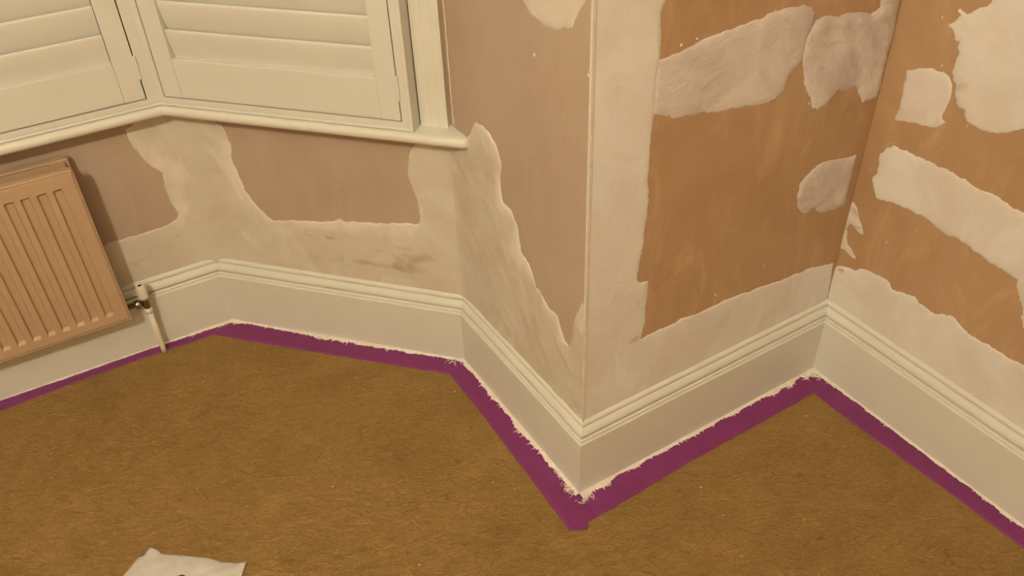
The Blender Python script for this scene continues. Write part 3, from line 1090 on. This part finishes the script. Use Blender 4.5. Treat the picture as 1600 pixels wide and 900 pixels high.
smear(tl_, 'left', 0.0, uA_l, bumpy([(0, .0015), (.3, .003), (.6, .0015), (.72, .004), (1, .010)]), 11, [(uA_l - .03, S_ + .008, 14, .012), (uA_l - .12, S_ + .008, 8, .010)])
smear(tb_, 'bay', uA_b, uB_b, bumpy([(0, .009), (.1, .006), (.3, .009), (.4, .014), (.55, .014), (.75, .009), (.92, .006), (1, .012)]), 12,
      [(uA_b + .02, S_ + .008, 14, .013), (uB_b - .03, S_ + .014, 14, .013), (.30, S_ + .012, 10, .010)])
smear(tr_, 'ret', uB_r, uC_r, bumpy([(0, .010), (.1, .012), (.4, .014), (.6, .016), (.8, .012), (1, .014)]), 13,
      [(uB_r + .02, S_ + .006, 6, .008), (uC_r - .02, S_ + .010, 30, .015), (uC_r - .07, S_ + .008, 14, .011)])
smear(tf_, 'front', uC_f, uD_f, bumpy([(0, .018), (.08, .013), (.15, .008), (.4, .009), (.7, .009), (.85, .014), (1, .018)]), 14,
      [(uC_f + .015, S_ + .012, 40, .017), (uC_f + .07, S_ + .010, 14, .012), (uD_f - .03, S_ + .012, 30, .016), (uD_f - .10, S_ + .010, 18, .012)])
smear(tg_, 'right', uD_r, 1.4, bumpy([(0, .012), (.06, .007), (.3, .006), (.6, .007), (1, .006)]), 15, [(uD_r + .03, S_ + .012, 14, .013)])

# ------------------------------------------------------------------ flecks of dried paint lying on carpet
CHIP = ['tiny white paint chip on the carpet well above the crumpled paper',
        'tiny white paint chip on carpet left of the outside corner, farther from it',
        'tiny white paint chip on carpet left of the outside corner, nearer to it',
        'tiny white paint chip lying on the purple tape near the outside corner',
        'tiny white paint chip on carpet right of the outside corner',
        'tiny white paint chip on carpet at the far right of the photo',
        'tiny white paint chip on carpet lowest in the photo',
        'tiny white paint chip on carpet below the inside corner tape',
        'tiny white paint chip on carpet close to the bay corner',
        'tiny white paint chip alone in the middle of the carpet',
        'tiny white paint chip on carpet just off the bend of tape below the sill end',
        'tiny white paint chip on carpet below and right of the outside corner']
for i, (x, y) in enumerate(FLECKS):
    r = random.Random(100 + i)
    L = r.uniform(.0018, .0035)
    a = r.uniform(0, 3.1)
    v = []
    for k in range(6):
        t = 2 * math.pi * k / 6
        px, py = L * math.cos(t), .0012 * math.sin(t)
        v.append((x + px * math.cos(a) - py * math.sin(a), y + px * math.sin(a) + py * math.cos(a), .0004))
    v.append((x, y, .003))
    f = [(k, (k + 1) % 6, 6) for k in range(6)] + [(5, 4, 3, 2, 1, 0)]
    o = pyobj('paint_chip', v, f, 'paint', None, False, (x, y, 0))
    tag(o, CHIP[i], 'paint chip', 'paint chips on the carpet')

# ------------------------------------------------------------------ crumpled paper at the lower edge of the photo
out = [(-.906, .93), (-.893, 1.02), (-.872, 1.085), (-.860, 1.118), (-.851, 1.140), (-.838, 1.145), (-.832, 1.158), (-.828, 1.162),
       (-.812, 1.158), (-.801, 1.148), (-.750, 1.141), (-.694, 1.132), (-.668, 1.124), (-.662, 1.119), (-.630, 1.117), (-.606, 1.117), (-.608, 1.085),
       (-.622, 1.00), (-.640, .90), (-.72, .885), (-.82, .905)]
o2 = []
for i in range(len(out)):
    a, b_ = np.array(out[i]), np.array(out[(i + 1) % len(out)])
    m_ = max(1, int(np.linalg.norm(b_ - a) / .008))
    o2 += [tuple(a + (b_ - a) * k / m_) for k in range(m_)]
inner = []
for i in range(60):
    for j in range(60):
        q = (-.92 + i * .0056 + random.uniform(-.0015, .0015), .87 + j * .0054 + random.uniform(-.0015, .0015))
        if in_poly(q, o2):
            inner.append(q)
D = seg_dist(np.array(inner), o2)
inner = [q for q, d in zip(inner, D) if d > .003]
rv, re, rf, _, _, _ = delaunay_2d_cdt([Vector(p) for p in o2 + inner], [(i, (i + 1) % len(o2)) for i in range(len(o2))], [], 1, 1e-6)
D = seg_dist(np.array([(p.x, p.y) for p in rv]), o2)


def paper_z(x, y, d):
    rdg = 0
    for a, fq, am in ((.5, 21, .006), (1.9, 30, .004), (2.7, 44, .0025)):
        c = x * math.cos(a) + y * math.sin(a)
        rdg += am * abs(noise.noise((c * fq, (x - y) * 7, a * 9)))
    z = .002 + rdg * min(1, .35 + d / .03) + .004 * min(1, d / .03)
    k = math.exp(-(((x + .828) / .012) ** 2 + ((y - 1.162) / .02) ** 2))
    return z + .006 * k


pv = [(p.x, p.y, paper_z(p.x, p.y, d)) for p, d in zip(rv, D)]
pap = pyobj('paper_sheet', pv, [tuple(q) for q in rf], 'paper', None, True, (-.75, 1.0, 0))
md = pap.modifiers.new('thickness', 'SOLIDIFY')
md.thickness = 0.0006
md.offset = 1
tag(pap, 'crumpled white paper with a dark printed mark on the carpet', 'paper')
# the printed mark follows the sheet
v = []
ccx, ccy, rx, ry = -.738, 1.061, .019, .026
ringn, segn = 5, 28
for i in range(ringn + 1):
    for k in range(segn):
        t = 2 * math.pi * k / segn
        x, y = ccx + rx * i / ringn * math.cos(t), ccy + ry * i / ringn * math.sin(t)
        d = float(seg_dist(np.array([(x, y)]), o2)[0])
        v.append((x, y, paper_z(x, y, d) + .0016))
f = [(i * segn + k, i * segn + (k + 1) % segn, (i + 1) * segn + (k + 1) % segn, (i + 1) * segn + k) for i in range(ringn) for k in range(segn)]
pm = pyobj('printed_mark', v, f, 'ink', pap, True)
pm['label'] = 'dark purple printed mark'

# ------------------------------------------------------------------ pendant lamp (behind the camera), the room's light
lx, ly, lz = LAMP_AT
lamp = empty('pendant_lamp', (lx, ly, TOP), 'glowing globe pendant lamp hanging from the ceiling behind the view', 'lamp')
lathe('ceiling_rose', (lx, ly, TOP), (0, 0, -1), [(.05, 0), (.05, .012), (.03, .03), (.01, .034)], 'plastic', lamp)
lathe('flex', (lx, ly, TOP), (0, 0, -1), [(.004, .03), (.004, TOP - lz - .078)], 'plastic', lamp, 10)
gp = [(.001, -.08)]
for k in range(1, 16):
    t = math.pi * k / 16
    gp.append((.08 * math.sin(t), -.08 * math.cos(t)))
gp.append((.001, .08))
lathe('globe', (lx, ly, lz), (0, 0, 1), gp, 'glow', lamp, 32)
